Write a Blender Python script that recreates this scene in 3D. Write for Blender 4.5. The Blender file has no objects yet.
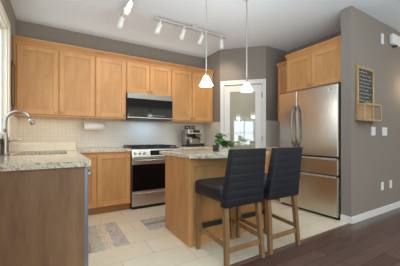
import bpy, bmesh, math, random
from mathutils import Vector, Matrix
random.seed(7)
SC = bpy.context.scene
COL = SC.collection
R = math.radians

# ------------------------------------------------------------------ camera
cam_d = bpy.data.cameras.new('camera')
cam = bpy.data.objects.new('camera', cam_d); COL.objects.link(cam)
cam.location = (0, 0, 1.077)
cam.rotation_euler = (R(90), 0, -0.542)
cam_d.sensor_width = 36; cam_d.lens = 236.27 / 400 * 36
cam_d.shift_y = (137.565 - 133) / 400
cam_d.clip_start = 0.02
SC.camera = cam

# ------------------------------------------------------------------ world and light
W = bpy.data.worlds.new('world'); SC.world = W; W.use_nodes = True
bg = W.node_tree.nodes['Background']
bg.inputs[0].default_value = (0.80, 0.90, 1.0, 1); bg.inputs[1].default_value = 0.58

def area(name, loc, rot, sx, sy, power, col):
    l = bpy.data.lights.new(name, 'AREA'); l.shape = 'RECTANGLE'; l.size = sx; l.size_y = sy
    l.energy = power; l.color = col
    o = bpy.data.objects.new(name, l); o.location = loc; o.rotation_euler = rot
    COL.objects.link(o); return o
# daylight through the large glazed openings of the living room behind the camera
area('daylight_rear', (3.3, -4.35, 1.45), (R(90), 0, 0), 5.6, 2.3, 106, (1.0, 0.93, 0.75))
area('daylight_side', (7.3, -1.4, 1.45), (R(90), 0, R(90)), 5.0, 2.3, 8, (0.6, 0.8, 1.0))
area('daylight_sink_window', (-.60, 2.86, 1.7), (0, R(-90), 0), 1.1, 1.0, 9.6, (0.84, 0.92, 1.0))
area('daylight_viewer_window', (-.60, .20, 1.25), (0, R(-90), 0), .9, 1.0, 26, (0.72, 0.87, 1.0))
# soft fills added at ceiling height for ambient light, without fixtures
area('ceiling_fill_kitchen', (0.75, 2.3, 2.715), (0, 0, 0), 0.6, 0.6, 9.5, (1.0, 0.96, 0.87))
area('ceiling_fill_living', (1.6, -0.6, 2.715), (0, 0, 0), 1.6, 1.6, 11, (0.85, 0.97, 1.0))
# upward fill added behind the camera to lift the ceiling, no lamp there
area('upward_fill', (1.0, -0.9, 1.2), (R(180), 0, 0), 1.8, 1.4, 106, (0.66, 0.90, 1.0))
# unseen strip fill above the wall cabinets, added to brighten ceiling and wall
area('cabinet_top_fill', (1.05, 3.95, 2.40), (R(215), 0, 0), 3.0, 0.2, 2.4, (1.0, 0.99, 0.86))
# unseen area fill at pendant height, added to brighten the kitchen ceiling
area('island_upfill', (1.62, 2.08, 1.62), (R(180), 0, 0), 1.1, 0.6, 6.2, (0.96, 0.97, 0.96))

SC.view_settings.view_transform = 'Standard'
SC.view_settings.look = 'None'
SC.view_settings.gamma = 1.0
SC.cycles.diffuse_bounces = 8
SC.view_settings.exposure = 0.0
SC.view_settings.use_curve_mapping = False

# ------------------------------------------------------------------ materials
def lin(c):
    return tuple(((v/255)/12.92 if v/255 <= .04045 else ((v/255+.055)/1.055)**2.4) for v in c) + (1,)
class NT:
    def __init__(s, name):
        s.m = bpy.data.materials.new(name); s.m.use_nodes = True
        s.t = s.m.node_tree; s.b = s.t.nodes['Principled BSDF']
    def n(s, typ, **kw):
        nd = s.t.nodes.new(typ)
        for k, v in kw.items(): setattr(nd, k, v)
        return nd
    def l(s, a, b): s.t.links.new(a, b)
    def coord(s, scale=(1,1,1), rot=(0,0,0), loc=(0,0,0), kind='Object'):
        tc = s.n('ShaderNodeTexCoord'); mp = s.n('ShaderNodeMapping')
        mp.inputs['Scale'].default_value = scale; mp.inputs['Rotation'].default_value = rot; mp.inputs['Location'].default_value = loc
        s.l(tc.outputs[kind], mp.inputs[0]); return mp.outputs[0]
    def geo(s):   # world-space position, for surfaces whose pattern is laid on the room grid
        return s.n('ShaderNodeNewGeometry').outputs['Position']
    def noise(s, vec, scale, detail=4, rough=.55, dist=0):
        nd = s.n('ShaderNodeTexNoise'); nd.inputs['Scale'].default_value = scale; nd.inputs['Detail'].default_value = detail
        nd.inputs['Roughness'].default_value = rough; nd.inputs['Distortion'].default_value = dist
        s.l(vec, nd.inputs['Vector']); return nd.outputs['Fac']
    def ramp(s, fac, stops, interp='LINEAR'):
        r = s.n('ShaderNodeValToRGB'); e = r.color_ramp.elements; r.color_ramp.interpolation = interp
        while len(e) < len(stops): e.new(.5)
        for i, (p, c) in enumerate(stops): e[i].position = p; e[i].color = c if len(c) == 4 else lin(c)
        s.l(fac, r.inputs[0]); return r.outputs[0]
    def mix(s, fac, a, b, mode='MIX'):
        m = s.n('ShaderNodeMix', data_type='RGBA', blend_type=mode)
        for sock, v in ((m.inputs[0], fac), (m.inputs[6], a), (m.inputs[7], b)):
            if isinstance(v, (int, float)): sock.default_value = v
            elif isinstance(v, tuple): sock.default_value = v
            else: s.l(v, sock)
        return m.outputs[2]
    def bump(s, h, strength=.2, dist=.01):
        b = s.n('ShaderNodeBump'); b.inputs['Strength'].default_value = strength; b.inputs['Distance'].default_value = dist
        s.l(h, b.inputs['Height']); s.l(b.outputs[0], s.b.inputs['Normal'])
    def set(s, **kw):
        for k, v in kw.items():
            s.b.inputs[k.replace('_', ' ')].default_value = v
        return s
M = {}
def plain(name, c, rough=.5, metal=0, var=.06, **kw):
    t = NT(name); t.set(Roughness=rough, Metallic=metal, **kw)
    f = t.noise(t.coord(), 14, 3)
    a = tuple(x*(1-var) for x in lin(c)[:3])+(1,); b = tuple(min(1, x*(1+var)) for x in lin(c)[:3])+(1,)
    t.l(t.ramp(f, [(.3, a), (.7, b)]), t.b.inputs['Base Color']); M[name] = t.m; return t
def wood(name, c1, c2, axis=2, rough=.38, scale=9, **kw):
    t = NT(name); sc = [1, 1, 1]; sc[axis] = .22
    v = t.coord(scale=tuple(sc))
    f1 = t.noise(v, scale, 6, .6, .6); f2 = t.noise(v, scale*6, 3, .6)
    mx = t.n('ShaderNodeMath', operation='MULTIPLY_ADD'); t.l(f2, mx.inputs[0]); mx.inputs[1].default_value = .35
    t.l(f1, mx.inputs[2])
    t.l(t.ramp(mx.outputs[0], [(.42, c1), (.88, c2)]), t.b.inputs['Base Color'])
    t.set(Roughness=rough, **kw); t.bump(f2, .05, .002); M[name] = t.m
MAPLE1, MAPLE2 = (198, 142, 86), (216, 162, 104)
wood('maple', MAPLE1, MAPLE2)
wood('maple_flat', MAPLE1, MAPLE2, axis=0)
wood('maple_panel', (186, 132, 78), (208, 155, 99), scale=11)
wood('end_panel', (114, 82, 62), (156, 120, 88), scale=6)  # wood darkened: the foreground panel's shade is put into this colour
wood('stool_wood', (126, 92, 58), (160, 122, 80), scale=16)
wood('board_wood', (164, 128, 82), (194, 158, 108), scale=20)
wood('strip_wood', (96, 74, 62), (126, 100, 84), axis=0)
plain('wall_paint', (144, 134, 126), .85, var=.015)
plain('ceiling_paint', (234, 238, 244), .9, var=.01)
plain('white_trim', (232, 230, 228), .45, var=.01)
plain('cream_trim', (232, 222, 204), .45, var=.01)
plain('white_plastic', (238, 238, 238), .35, var=.01)
plain('white_metal', (236, 234, 230), .35, var=.01)
plain('paper', (246, 242, 234), .9, var=.02)
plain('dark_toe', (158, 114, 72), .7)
plain('black_iron', (22, 22, 24), .45)
plain('black_plastic', (28, 29, 31), .4)
plain('dark_grey', (62, 64, 68), .5)
plain('pot', (58, 62, 66), .6)
plain('soil', (50, 38, 28), .95, var=.3)
plain('slate', (74, 71, 68), .8, var=.2)
plain('chalk', (200, 200, 196), .9)
plain('navy_leather', (27, 30, 38), .42, var=.1)
plain('nickel', (172, 166, 158), .28, 1)
plain('knob_metal', (205, 188, 160), .3, 1)
plain('rod_metal', (168, 165, 160), .4)
plain('track_metal', (196, 194, 190), .4)
plain('dark_bronze', (110, 92, 70), .35, 1)
plain('cream_stone', (236, 220, 192), .3, var=.03)
plain('leaf', (92, 138, 62), .5, var=.35)
plain('stem', (98, 120, 60), .6)
plain('sink_steel', (120, 118, 112), .3, 1)
# brushed steel
def steel(name, c, rough, axis=2, aniso=.4):
    t = NT(name); sc = [60, 60, 60]; sc[axis] = 1.2
    f = t.noise(t.coord(scale=tuple(sc)), 3, 3)
    a = tuple(x*.93 for x in lin(c)[:3])+(1,); b = tuple(min(1, x*1.05) for x in lin(c)[:3])+(1,)
    t.l(t.ramp(f, [(.3, a), (.7, b)]), t.b.inputs['Base Color'])
    t.set(Metallic=1, Roughness=rough); M[name] = t.m
steel('steel', (200, 194, 186), .34, axis=1)
plain('grip_metal', (214, 214, 214), .45, 1)
steel('steel_mid', (150, 146, 140), .3, axis=0)
steel('steel_fridge', (214, 209, 200), .27, axis=2)
steel('steel_dark', (120, 122, 128), .4, axis=2)
steel('steel_blue', (150, 164, 188), .4, axis=2)
def glass_black():
    t = NT('black_glass'); t.set(Base_Color=lin((14, 14, 16)), Roughness=.08); t.b.inputs['Specular IOR Level'].default_value = .22
    M['black_glass'] = t.m
glass_black()
def granite():
    t = NT('granite'); v = t.coord()
    f1 = t.noise(v, 38, 5, .7); f2 = t.noise(v, 95, 3, .7); f3 = t.noise(v, 16, 3, .6)
    base = t.ramp(f1, [(.36, (120, 114, 110)), (.46, (214, 198, 172)), (.56, (236, 221, 192)), (.66, (186, 166, 140))])
    dk = t.ramp(f2, [(.36, (1,1,1,1)), (.44, (0,0,0,1))])
    c = t.mix(dk, base, lin((70, 80, 98)))
    lt = t.ramp(f3, [(.55, (0,0,0,1)), (.68, (1,1,1,1))])
    c = t.mix(lt, c, lin((228, 222, 212)))
    t.l(c, t.b.inputs['Base Color']); t.set(Roughness=.16); M['granite'] = t.m
granite()
def tilemat(name, plane, w, h, mortar, c1, c2, cm, rough, offset=0.0, org=(0, 0), bump=.25, var=True):
    t = NT(name); p = t.geo(); sx = t.n('ShaderNodeSeparateXYZ'); t.l(p, sx.inputs[0])
    cb = t.n('ShaderNodeCombineXYZ')
    src = {'xz': ('X', 'Z'), 'yz': ('Y', 'Z'), 'xy': ('X', 'Y')}[plane]
    for i, k in enumerate(src):
        a = t.n('ShaderNodeMath', operation='SUBTRACT'); t.l(sx.outputs[k], a.inputs[0]); a.inputs[1].default_value = org[i]
        t.l(a.outputs[0], cb.inputs[i])
    b = t.n('ShaderNodeTexBrick'); b.offset = offset; b.squash = 1
    b.inputs['Scale'].default_value = 1; b.inputs['Mortar Size'].default_value = mortar; b.inputs['Mortar Smooth'].default_value = .1
    b.inputs['Brick Width'].default_value = w; b.inputs['Row Height'].default_value = h; b.inputs['Bias'].default_value = 0
    b.inputs['Color1'].default_value = lin(c1); b.inputs['Color2'].default_value = lin(c2); b.inputs['Mortar'].default_value = lin(cm)
    t.l(cb.outputs[0], b.inputs[0])
    col = b.outputs[0]
    if var:
        f = t.noise(cb.outputs[0], 5, 6, .65, .8)
        col = t.mix(.35, col, t.ramp(f, [(.3, (.78, .76, .72, 1)), (.7, (1, 1, 1, 1))]), 'MULTIPLY')
    t.l(col, t.b.inputs['Base Color']); t.set(Roughness=rough)
    inv = t.n('ShaderNodeMath', operation='SUBTRACT'); inv.inputs[0].default_value = 1; t.l(b.outputs['Fac'], inv.inputs[1])
    t.bump(inv.outputs[0], bump, .004); M[name] = t.m
tilemat('splash_xz', 'xz', .052, .052, .0022, (232, 224, 210), (227, 219, 205), (214, 206, 192), .25, var=False)
tilemat('splash_yz', 'yz', .052, .052, .0022, (232, 224, 210), (227, 219, 205), (214, 206, 192), .25, var=False)
tilemat('floor_tile', 'xy', .61, .305, .004, (244, 230, 206), (239, 225, 201), (214, 199, 175), .32, .5, (.775, 2.42), .2)
def floorwood():
    t = NT('dark_floor_wood'); p = t.geo()
    b = t.n('ShaderNodeTexBrick'); b.offset = .37
    b.inputs['Scale'].default_value = 1; b.inputs['Mortar Size'].default_value = .0015
    b.inputs['Brick Width'].default_value = 1.3; b.inputs['Row Height'].default_value = .125
    b.inputs['Color1'].default_value = lin((112, 84, 74)); b.inputs['Color2'].default_value = lin((92, 68, 60)); b.inputs['Mortar'].default_value = lin((40, 28, 24))
    t.l(p, b.inputs[0])
    mp = t.n('ShaderNodeMapping'); mp.inputs['Scale'].default_value = (.5, 7, 1); t.l(p, mp.inputs[0])
    f = t.noise(mp.outputs[0], 9, 6, .6, .5)
    c = t.mix(.6, b.outputs[0], t.ramp(f, [(.3, (.55, .52, .5, 1)), (.7, (1, 1, 1, 1))]), 'MULTIPLY')
    t.l(c, t.b.inputs['Base Color']); t.set(Roughness=.24); t.bump(f, .03, .002); M['dark_floor_wood'] = t.m
floorwood()
def rugmat(name, w):
    # worn printed mat: bands of grey, cream and a little rose with scribbled dark print
    t = NT(name); v = t.coord(); sp = t.n('ShaderNodeSeparateXYZ'); t.l(v, sp.inputs[0])
    ax = 'X' if w == 'x' else 'Y'
    mr = t.n('ShaderNodeMapRange'); mr.inputs[1].default_value = -.24; mr.inputs[2].default_value = .24
    t.l(sp.outputs[ax], mr.inputs[0])
    if w == 'x':
        base = t.ramp(mr.outputs[0], [(0, (176, 122, 108)), (.24, (196, 160, 146)), (.27, (198, 190, 178)), (.48, (206, 198, 184)), (.5, (226, 212, 188)), (.68, (226, 212, 188)), (.7, (206, 196, 186)), (.95, (204, 194, 184))])
    else:
        base = t.ramp(mr.outputs[0], [(0, (196, 188, 180)), (.4, (206, 198, 190)), (.46, (160, 148, 140)), (.58, (166, 154, 146)), (.62, (206, 196, 182)), (.9, (196, 188, 176)), (.93, (132, 120, 114))])
    mp = t.n('ShaderNodeMapping'); mp.inputs['Scale'].default_value = (1, .45, 1) if w == 'x' else (.45, 1, 1); t.l(v, mp.inputs[0])
    f = t.noise(mp.outputs[0], 40, 5, .7, 1.6)
    k = t.ramp(f, [(.42, (.16, .15, .15, 1)), (.47, (1, 1, 1, 1))])
    f2 = t.noise(v, 9, 3, .6)
    k2 = t.ramp(f2, [(.40, (.1, .1, .1, 1)), (.6, (1, 1, 1, 1))])
    c = t.mix(k2, t.mix(.25, base, k, 'MULTIPLY'), t.mix(.8, base, k, 'MULTIPLY'))
    t.l(c, t.b.inputs['Base Color']); t.set(Roughness=.9); M[name] = t.m
rugmat('rug_print', 'x'); rugmat('rug_print_cross', 'y')
def clear(name, tint, gloss=.12, rough=.02):
    t = NT(name); t.t.nodes.remove(t.b)
    tr = t.n('ShaderNodeBsdfTransparent'); tr.inputs[0].default_value = tint
    gl = t.n('ShaderNodeBsdfGlossy'); gl.inputs['Roughness'].default_value = rough
    mx = t.n('ShaderNodeMixShader'); mx.inputs[0].default_value = gloss
    t.l(tr.outputs[0], mx.inputs[1]); t.l(gl.outputs[0], mx.inputs[2])
    t.l(mx.outputs[0], t.t.nodes['Material Output'].inputs[0]); M[name] = t.m
clear('clear_glass', (.96, .98, 1, 1))
clear('hopper_plastic', (.35, .35, .38, 1), .2)
def pantryglass():
    t = NT('satin_glass'); t.set(Base_Color=lin((150, 146, 130)), Roughness=.03)
    t.b.inputs['IOR'].default_value = 2.0
    f = t.noise(t.coord(), 3, 2); t.l(t.ramp(f, [(.3, (168, 163, 146)), (.7, (180, 175, 158))]), t.b.inputs['Base Color'])
    M['satin_glass'] = t.m
pantryglass()
def emit(name, c, s):
    t = NT(name); t.set(Base_Color=lin(c)); t.b.inputs['Emission Color'].default_value = lin(c)
    t.b.inputs['Emission Strength'].default_value = s; M[name] = t.m
emit('shade_glow', (255, 250, 242), 1.1)
emit('bulb_glow', (255, 240, 215), 3.0)
emit('spot_glow', (255, 246, 230), 1.0)
emit('clock_glow', (150, 200, 230), .6)

# ------------------------------------------------------------------ mesh builders
class MB:
    def __init__(s): s.bm = bmesh.new()
    def box(s, x0, x1, y0, y1, z0, z1, bev=0.0, seg=1):
        b = bmesh.new(); bmesh.ops.create_cube(b, size=1)
        for v in b.verts:
            v.co = Vector(((x0+x1)/2+v.co.x*(x1-x0), (y0+y1)/2+v.co.y*(y1-y0), (z0+z1)/2+v.co.z*(z1-z0)))
        if bev > 0: bmesh.ops.bevel(b, geom=list(b.edges), offset=bev, segments=seg, affect='EDGES', profile=.5)
        return s.add(b)
    def add(s, b, mat=None):
        if mat is not None: b.transform(mat)
        me = bpy.data.meshes.new('tmp'); b.to_mesh(me); b.free(); s.bm.from_mesh(me); bpy.data.meshes.remove(me); return s
    def hexa(s, bot, top, bev=0.0):   # two quads of four points
        b = bmesh.new(); vb = [b.verts.new(p) for p in bot]; vt = [b.verts.new(p) for p in top]
        b.faces.new(vb[::-1]); b.faces.new(vt)
        for i in range(4): b.faces.new((vb[i], vb[(i+1) % 4], vt[(i+1) % 4], vt[i]))
        bmesh.ops.recalc_face_normals(b, faces=list(b.faces))
        if bev > 0: bmesh.ops.bevel(b, geom=list(b.edges), offset=bev, segments=2, affect='EDGES', profile=.5)
        return s.add(b)
    def prism(s, pts, z0, z1, bev=0.0):   # polygon in XY extruded in Z
        b = bmesh.new(); a = [b.verts.new((x, y, z0)) for x, y in pts]; c = [b.verts.new((x, y, z1)) for x, y in pts]
        n = len(pts); b.faces.new(a[::-1]); b.faces.new(c)
        for i in range(n): b.faces.new((a[i], a[(i+1) % n], c[(i+1) % n], c[i]))
        bmesh.ops.recalc_face_normals(b, faces=list(b.faces))
        if bev > 0:
            es = [e for e in b.edges if abs(e.verts[0].co.z-e.verts[1].co.z) < 1e-6]
            bmesh.ops.bevel(b, geom=es, offset=bev, segments=2, affect='EDGES', profile=.5)
        return s.add(b)
    def lathe(s, prof, c, n=24, axis='z'):   # profile of (radius, height)
        b = bmesh.new(); rings = []
        for r, z in prof:
            rings.append([b.verts.new((r*math.cos(2*math.pi*k/n), r*math.sin(2*math.pi*k/n), z)) for k in range(n)])
        for i in range(len(rings)-1):
            for k in range(n):
                b.faces.new((rings[i][k], rings[i][(k+1) % n], rings[i+1][(k+1) % n], rings[i+1][k]))
        b.faces.new(rings[0][::-1]); b.faces.new(rings[-1])
        bmesh.ops.remove_doubles(b, verts=list(b.verts), dist=1e-6)
        bmesh.ops.recalc_face_normals(b, faces=list(b.faces))
        for f in b.faces: f.smooth = True
        m = Matrix.Identity(4)
        if axis == 'x': m = Matrix.Rotation(R(90), 4, 'Y')
        if axis == 'y': m = Matrix.Rotation(R(90), 4, 'X')
        if isinstance(axis, Matrix): m = axis
        return s.add(b, Matrix.Translation(Vector(c)) @ m)
    def tube(s, pts, rad, n=10, sq=False):
        pts = [Vector(p) for p in pts]; rad = rad if isinstance(rad, (list, tuple)) else [rad]*len(pts)
        b = bmesh.new(); rings = []; ref = None
        for i, p in enumerate(pts):
            t = (pts[min(i+1, len(pts)-1)]-pts[max(i-1, 0)]).normalized()
            if ref is None: ref = Vector((0, 0, 1)) if abs(t.z) < .9 else Vector((1, 0, 0))
            u = (ref - t*ref.dot(t)).normalized(); w = t.cross(u); ref = u
            rings.append([b.verts.new(p+rad[i]*(math.cos(2*math.pi*k/n)*u+math.sin(2*math.pi*k/n)*w)) for k in range(n)])
        for i in range(len(rings)-1):
            for k in range(n): 
                f = b.faces.new((rings[i][k], rings[i][(k+1) % n], rings[i+1][(k+1) % n], rings[i+1][k])); f.smooth = True
        b.faces.new(rings[0][::-1]); b.faces.new(rings[-1])
        bmesh.ops.recalc_face_normals(b, faces=list(b.faces)); return s.add(b)
    def rings(s, rows, smooth=True):   # loft closed rings
        b = bmesh.new(); rr = [[b.verts.new(p) for p in r] for r in rows]; n = len(rows[0])
        for i in range(len(rr)-1):
            for k in range(n):
                f = b.faces.new((rr[i][k], rr[i][(k+1) % n], rr[i+1][(k+1) % n], rr[i+1][k])); f.smooth = smooth
        b.faces.new(rr[0][::-1]); b.faces.new(rr[-1])
        bmesh.ops.recalc_face_normals(b, faces=list(b.faces)); return s.add(b)
    def xf(s, m): s.bm.transform(m); return s
WL = {}
def wloc(o): return WL[o.name] if o is not None else Vector((0, 0, 0))
def obj(name, mb, mat, parent=None):
    bm = mb.bm
    xs = [v.co for v in bm.verts]
    o0 = Vector(((min(v.x for v in xs)+max(v.x for v in xs))/2, (min(v.y for v in xs)+max(v.y for v in xs))/2, min(v.z for v in xs)))
    bmesh.ops.translate(bm, verts=list(bm.verts), vec=-o0)
    me = bpy.data.meshes.new(name); bm.to_mesh(me); bm.free()
    me.materials.append(M[mat] if isinstance(mat, str) else mat)
    o = bpy.data.objects.new(name, me); COL.objects.link(o)
    o.location = o0 - wloc(parent); o.parent = parent; WL[o.name] = o0; return o
def tag(o, label, cat, group=None, kind=None):
    o['label'] = label; o['category'] = cat
    if group: o['group'] = group
    if kind: o['kind'] = kind
    return o
def thing(name, label, cat, loc, group=None, kind=None):
    o = bpy.data.objects.new(name, None); COL.objects.link(o); o.location = loc; o.empty_display_size = .05
    WL[o.name] = Vector(loc); return tag(o, label, cat, group, kind)
def struct(name, mb, mat, label, cat):
    return tag(obj(name, mb, mat), label, cat, kind='structure')
def copy_tree(o, parent=None, name=None):
    c = o.copy(); COL.objects.link(c)
    if parent is not None: c.parent = parent
    for ch in list(o.children): copy_tree(ch, c)
    return c
def at_rot(z, c):   # rotation about vertical through c
    return Matrix.Translation(Vector(c)) @ Matrix.Rotation(z, 4, 'Z') @ Matrix.Translation(-Vector(c))

# ------------------------------------------------------------------ the room
XL, YB, HC = -.491, 4.159, 2.727
XR, YP = 3.76, 3.02          # wall behind fridge, front face of pantry block
WX = 3.14                    # end of the stub wall
struct('floor', MB().box(XL-.1, XR+.1, 1.575, YB+.1, -.05, 0), 'floor_tile', 'cream rectangular ceramic floor tiles of the kitchen', 'floor')
struct('floor', MB().box(XL-.1, 7.4, -4.5, 1.535, -.05, 0), 'dark_floor_wood', 'dark brown wood plank floor of the living room', 'floor')
struct('trim_1', MB().hexa([(XL, 1.53, -.05), (WX+.05, 1.53, -.05), (WX+.05, 1.58, -.05), (XL, 1.58, -.05)],
                           [(XL, 1.538, .007), (WX+.05, 1.538, .007), (WX+.05, 1.572, .007), (XL, 1.572, .007)]), 'strip_wood',
       'brown wood transition strip between tile and plank floor', 'floor trim')
struct('ceiling', MB().box(XL-.15, 7.5, -4.6, YB+.15, HC, HC+.1), 'ceiling_paint', 'flat off-white painted ceiling', 'ceiling')
struct('wall_back', MB().box(XL-.1, XR+.1, YB, YB+.1, 0, HC), 'wall_paint', 'taupe painted wall behind the range and wall cabinets', 'wall')
# left wall with two window openings
WN = (2.30, 3.43, 1.08, 2.315); W2 = (-.35, .75, .75, 1.75)
lw = MB()
def lseg(y0, y1, z0, z1): lw.box(XL-.12, XL, y0, y1, z0, z1)
lseg(WN[1], YB, 0, HC); lseg(WN[0], WN[1], 0, WN[2]); lseg(WN[0], WN[1], WN[3], HC); lseg(W2[1], WN[0], 0, HC)
lseg(W2[0], W2[1], 0, W2[2]); lseg(W2[0], W2[1], W2[3], HC); lseg(-4.5, W2[0], 0, HC)
struct('wall_left', lw, 'wall_paint', 'taupe painted wall on the left with the sink window', 'wall')
struct('wall_right', MB().box(XR, XR+.1, 1.68, YP, 0, HC), 'wall_paint', 'taupe wall behind the refrigerator', 'wall')
struct('wall_stub', MB().box(WX, 7.4, 1.553, 1.68, 0, HC), 'wall_paint', 'taupe wall with chalkboard and light switches right of the refrigerator', 'wall')
struct('baseboard_right', MB().box(WX-.014, 7.4, 1.537, 1.5525, .001, .088, .004), 'white_trim', 'white baseboard along the foot of the chalkboard wall', 'baseboard')
struct('baseboard_end', MB().box(WX-.014, WX-.0005, 1.554, 1.68, .001, .088, .004), 'white_trim', 'short white baseboard on the end of the wall by the refrigerator', 'baseboard')
# living room shell behind the camera, with broad glazed openings
rw = MB(); rw.box(XL-.1, .4, -4.6, -4.5, 0, HC); rw.box(.4, 6.2, -4.6, -4.5, 0, .3); rw.box(.4, 6.2, -4.6, -4.5, 2.6, HC); rw.box(6.2, 7.5, -4.6, -4.5, 0, HC)
struct('wall_rear', rw, 'wall_paint', 'living room wall behind the viewer with broad windows', 'wall')
sw = MB(); sw.box(7.4, 7.5, 1.1, 1.68, 0, HC); sw.box(7.4, 7.5, -3.9, 1.1, 0, .3); sw.box(7.4, 7.5, -3.9, 1.1, 2.6, HC); sw.box(7.4, 7.5, -4.5, -3.9, 0, HC)
struct('wall_side', sw, 'wall_paint', 'living room wall on the far right with a broad window', 'wall')
# corner pantry: left face, diagonal with the door opening, right face
A = Vector((2.61, 3.61, 0)); B = Vector((3.20, 3.02, 0)); D = (B-A).normalized(); Nn = Vector((-.7071, -.7071, 0)); L = (B-A).length
dw = .70; d0 = (L-dw)/2 + .005; DH = 2.055
def diag(mb, a, b, n0, n1, z0, z1, bev=0):
    p = [A+D*a+Nn*n0, A+D*b+Nn*n0, A+D*b+Nn*n1, A+D*a+Nn*n1]
    return mb.hexa([(q.x, q.y, z0) for q in p], [(q.x, q.y, z1) for q in p], bev)
pw = MB(); pw.box(2.61, 2.72, 3.61, YB, 0, HC)
diag(pw, 0, d0, -.11, 0, 0, HC); diag(pw, d0+dw, L, -.11, 0, 0, HC); diag(pw, d0, d0+dw, -.11, 0, DH, HC)
pw.box(3.20, XR, YP, YP+.11, 0, HC)
struct('wall_pantry', pw, 'wall_paint', 'taupe angled walls of the corner pantry closet', 'wall')
# pantry door
door = thing('door_1', 'white glazed pantry door set in the angled corner', 'door', (A+D*(L/2)), kind='structure')
cs = MB()
for a, b, z0, z1 in ((d0-.062, d0+.006, .001, DH+.075), (d0+dw-.006, d0+dw+.062, .001, DH+.075), (d0+.006, d0+dw-.006, DH-.006, DH+.075)):
    diag(cs, a, b, .0005, .02, z0, z1, .004)
obj('door_casing', cs, 'white_trim', door)
sl = MB(); g0, g1 = d0+.115, d0+dw-.125
diag(sl, d0+.008, g0, -.045, -.006, .01, DH-.01, .002); diag(sl, g1, d0+dw-.008, -.045, -.006, .01, DH-.01, .002)
diag(sl, g0, g1, -.045, -.006, .01, .24, .002); diag(sl, g0, g1, -.045, -.006, DH-.13, DH-.01, .002)
dl = obj('door_slab', sl, 'white_trim', door)
obj('glass_pane', diag(MB(), g0-.004, g1+.004, -.032, -.022, .235, DH-.125), 'satin_glass', dl)
for z in (.25, 1.02, 1.80):
    p = A+D*(d0+dw-.004)+Nn*.021
    obj('hinge', MB().lathe([(.008, 0), (.008, .09)], (p.x, p.y, z), 10), 'nickel', door)
p = A+D*(d0+.055)+Nn*.001
kn = MB().lathe([(.026, 0), (.026, .006), (.01, .01), (.01, .03), (.026, .04), (.028, .055), (.018, .066), (.001, .068)], (p.x, p.y, .93), 16, Matrix.Rotation(R(45), 4, 'Z') @ Matrix.Rotation(R(90), 4, 'X') @ Matrix.Identity(4))
# face the room
obj('door_knob', kn.xf(at_rot(R(-90), (p.x, p.y, 0))), 'nickel', dl)

# windows
def window(n, w, label):
    y0, y1, z0, z1 = w; o = thing('window_%d' % n, label, 'window', (XL, (y0+y1)/2, z0), kind='structure')
    c = MB(); cw = .078
    c.box(XL+.0005, XL+.02, y0-cw, y0, z0-.02, z1+cw, .003); c.box(XL+.0005, XL+.02, y1, y1+cw, z0-.02, z1+cw, .003)
    c.box(XL+.0005, XL+.022, y0, y1, z1, z1+cw, .003)
    c.box(XL-.119, XL+.0004, y1-.012, y1-.0003, z0+.006, z1-.0003); c.box(XL-.119, XL+.0004, y0+.0003, y0+.012, z0+.006, z1-.0003); c.box(XL-.119, XL+.0004, y0+.012, y1-.012, z1-.012, z1-.0003)
    obj('window_casing', c, 'cream_trim', o)
    obj('window_sill', MB().box(XL-.1, XL+.045, y0-.0, y1+.0, z0-.02, z0+.005, .004), 'cream_trim', o)
    f = MB(); fw = .05
    f.box(XL-.09, XL-.045, y0, y0+fw, z0+.005, z1); f.box(XL-.09, XL-.045, y1-fw, y1, z0+.005, z1)
    f.box(XL-.09, XL-.045, y0+fw, y1-fw, z0+.005, z0+.005+fw); f.box(XL-.09, XL-.045, y0+fw, y1-fw, z1-fw, z1)
    my = (y0+y1)/2; mz = (z0+z1)/2
    f.box(XL-.08, XL-.05, my-.012, my+.012, z0+fw, z1-fw)
    if n == 2: f.box(XL-.08, XL-.05, y0+fw, y1-fw, mz-.012, mz+.012)
    obj('window_frame', f, 'white_trim', o)
    obj('window_glass', MB().box(XL-.068, XL-.064, y0+fw*.8, y1-fw*.8, z0+fw*.8, z1-fw*.8), 'clear_glass', o)
window(1, WN, 'cream cased window over the sink')
window(2, W2, 'gridded window beside the viewer')

# tile splashbacks
struct('trim_2', MB().box(XL+.001, 2.609, YB-.009, YB-.0005, .9145, 1.40), 'splash_xz', 'small square cream tile splashback behind the range', 'splashback')
struct('trim_3', MB().box(2.60, 2.6095, 3.612, YB-.0095, .9145, 1.372), 'splash_yz', 'narrow cream tile splashback on the pantry side wall', 'splashback')
struct('trim_4', MB().box(3.212, XR-.001, YP-.009, YP-.0005, .9145, 1.385), 'splash_xz', 'small tile splashback between pantry door and refrigerator', 'splashback')
struct('trim_5', MB().box(XL+.0005, XL+.009, WN[1]+.08, YB-.0095, .9145, 1.372), 'splash_yz', 'cream tile splashback beside the sink window', 'splashback')

# ------------------------------------------------------------------ cabinets
# local frame: x along the face, y out of the wall (negative = towards the room), built for a face looking to -Y; turned for others
def knob(x, y, z):
    return MB().lathe([(.006, 0), (.006, .012), (.013, .016), (.0145, .022), (.010, .028), (.0005, .030)], (x, y, z), 12, 'y')
def cab_door(parent, x0, x1, z0, z1, y, m, knob_at=None, mat='maple', kmat='knob_metal'):
    fr = .062; d = MB()
    d.box(x0, x0+fr, y-.02, y-.0005, z0, z1, .002); d.box(x1-fr, x1, y-.02, y-.0005, z0, z1, .002)
    d.box(x0+fr, x1-fr, y-.02, y-.0005, z0, z0+fr, .002); d.box(x0+fr, x1-fr, y-.02, y-.0005, z1-fr, z1, .002)
    o = obj('door', d.xf(m), mat, parent)
    obj('panel', MB().box(x0+fr, x1-fr, y-.010, y-.001, z0+fr, z1-fr).xf(m), 'maple_panel' if mat == 'maple' else mat, o)
    if knob_at: obj('knob', knob(knob_at[0], y-.02, knob_at[1]).xf(m), kmat, o)
    return o
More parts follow.
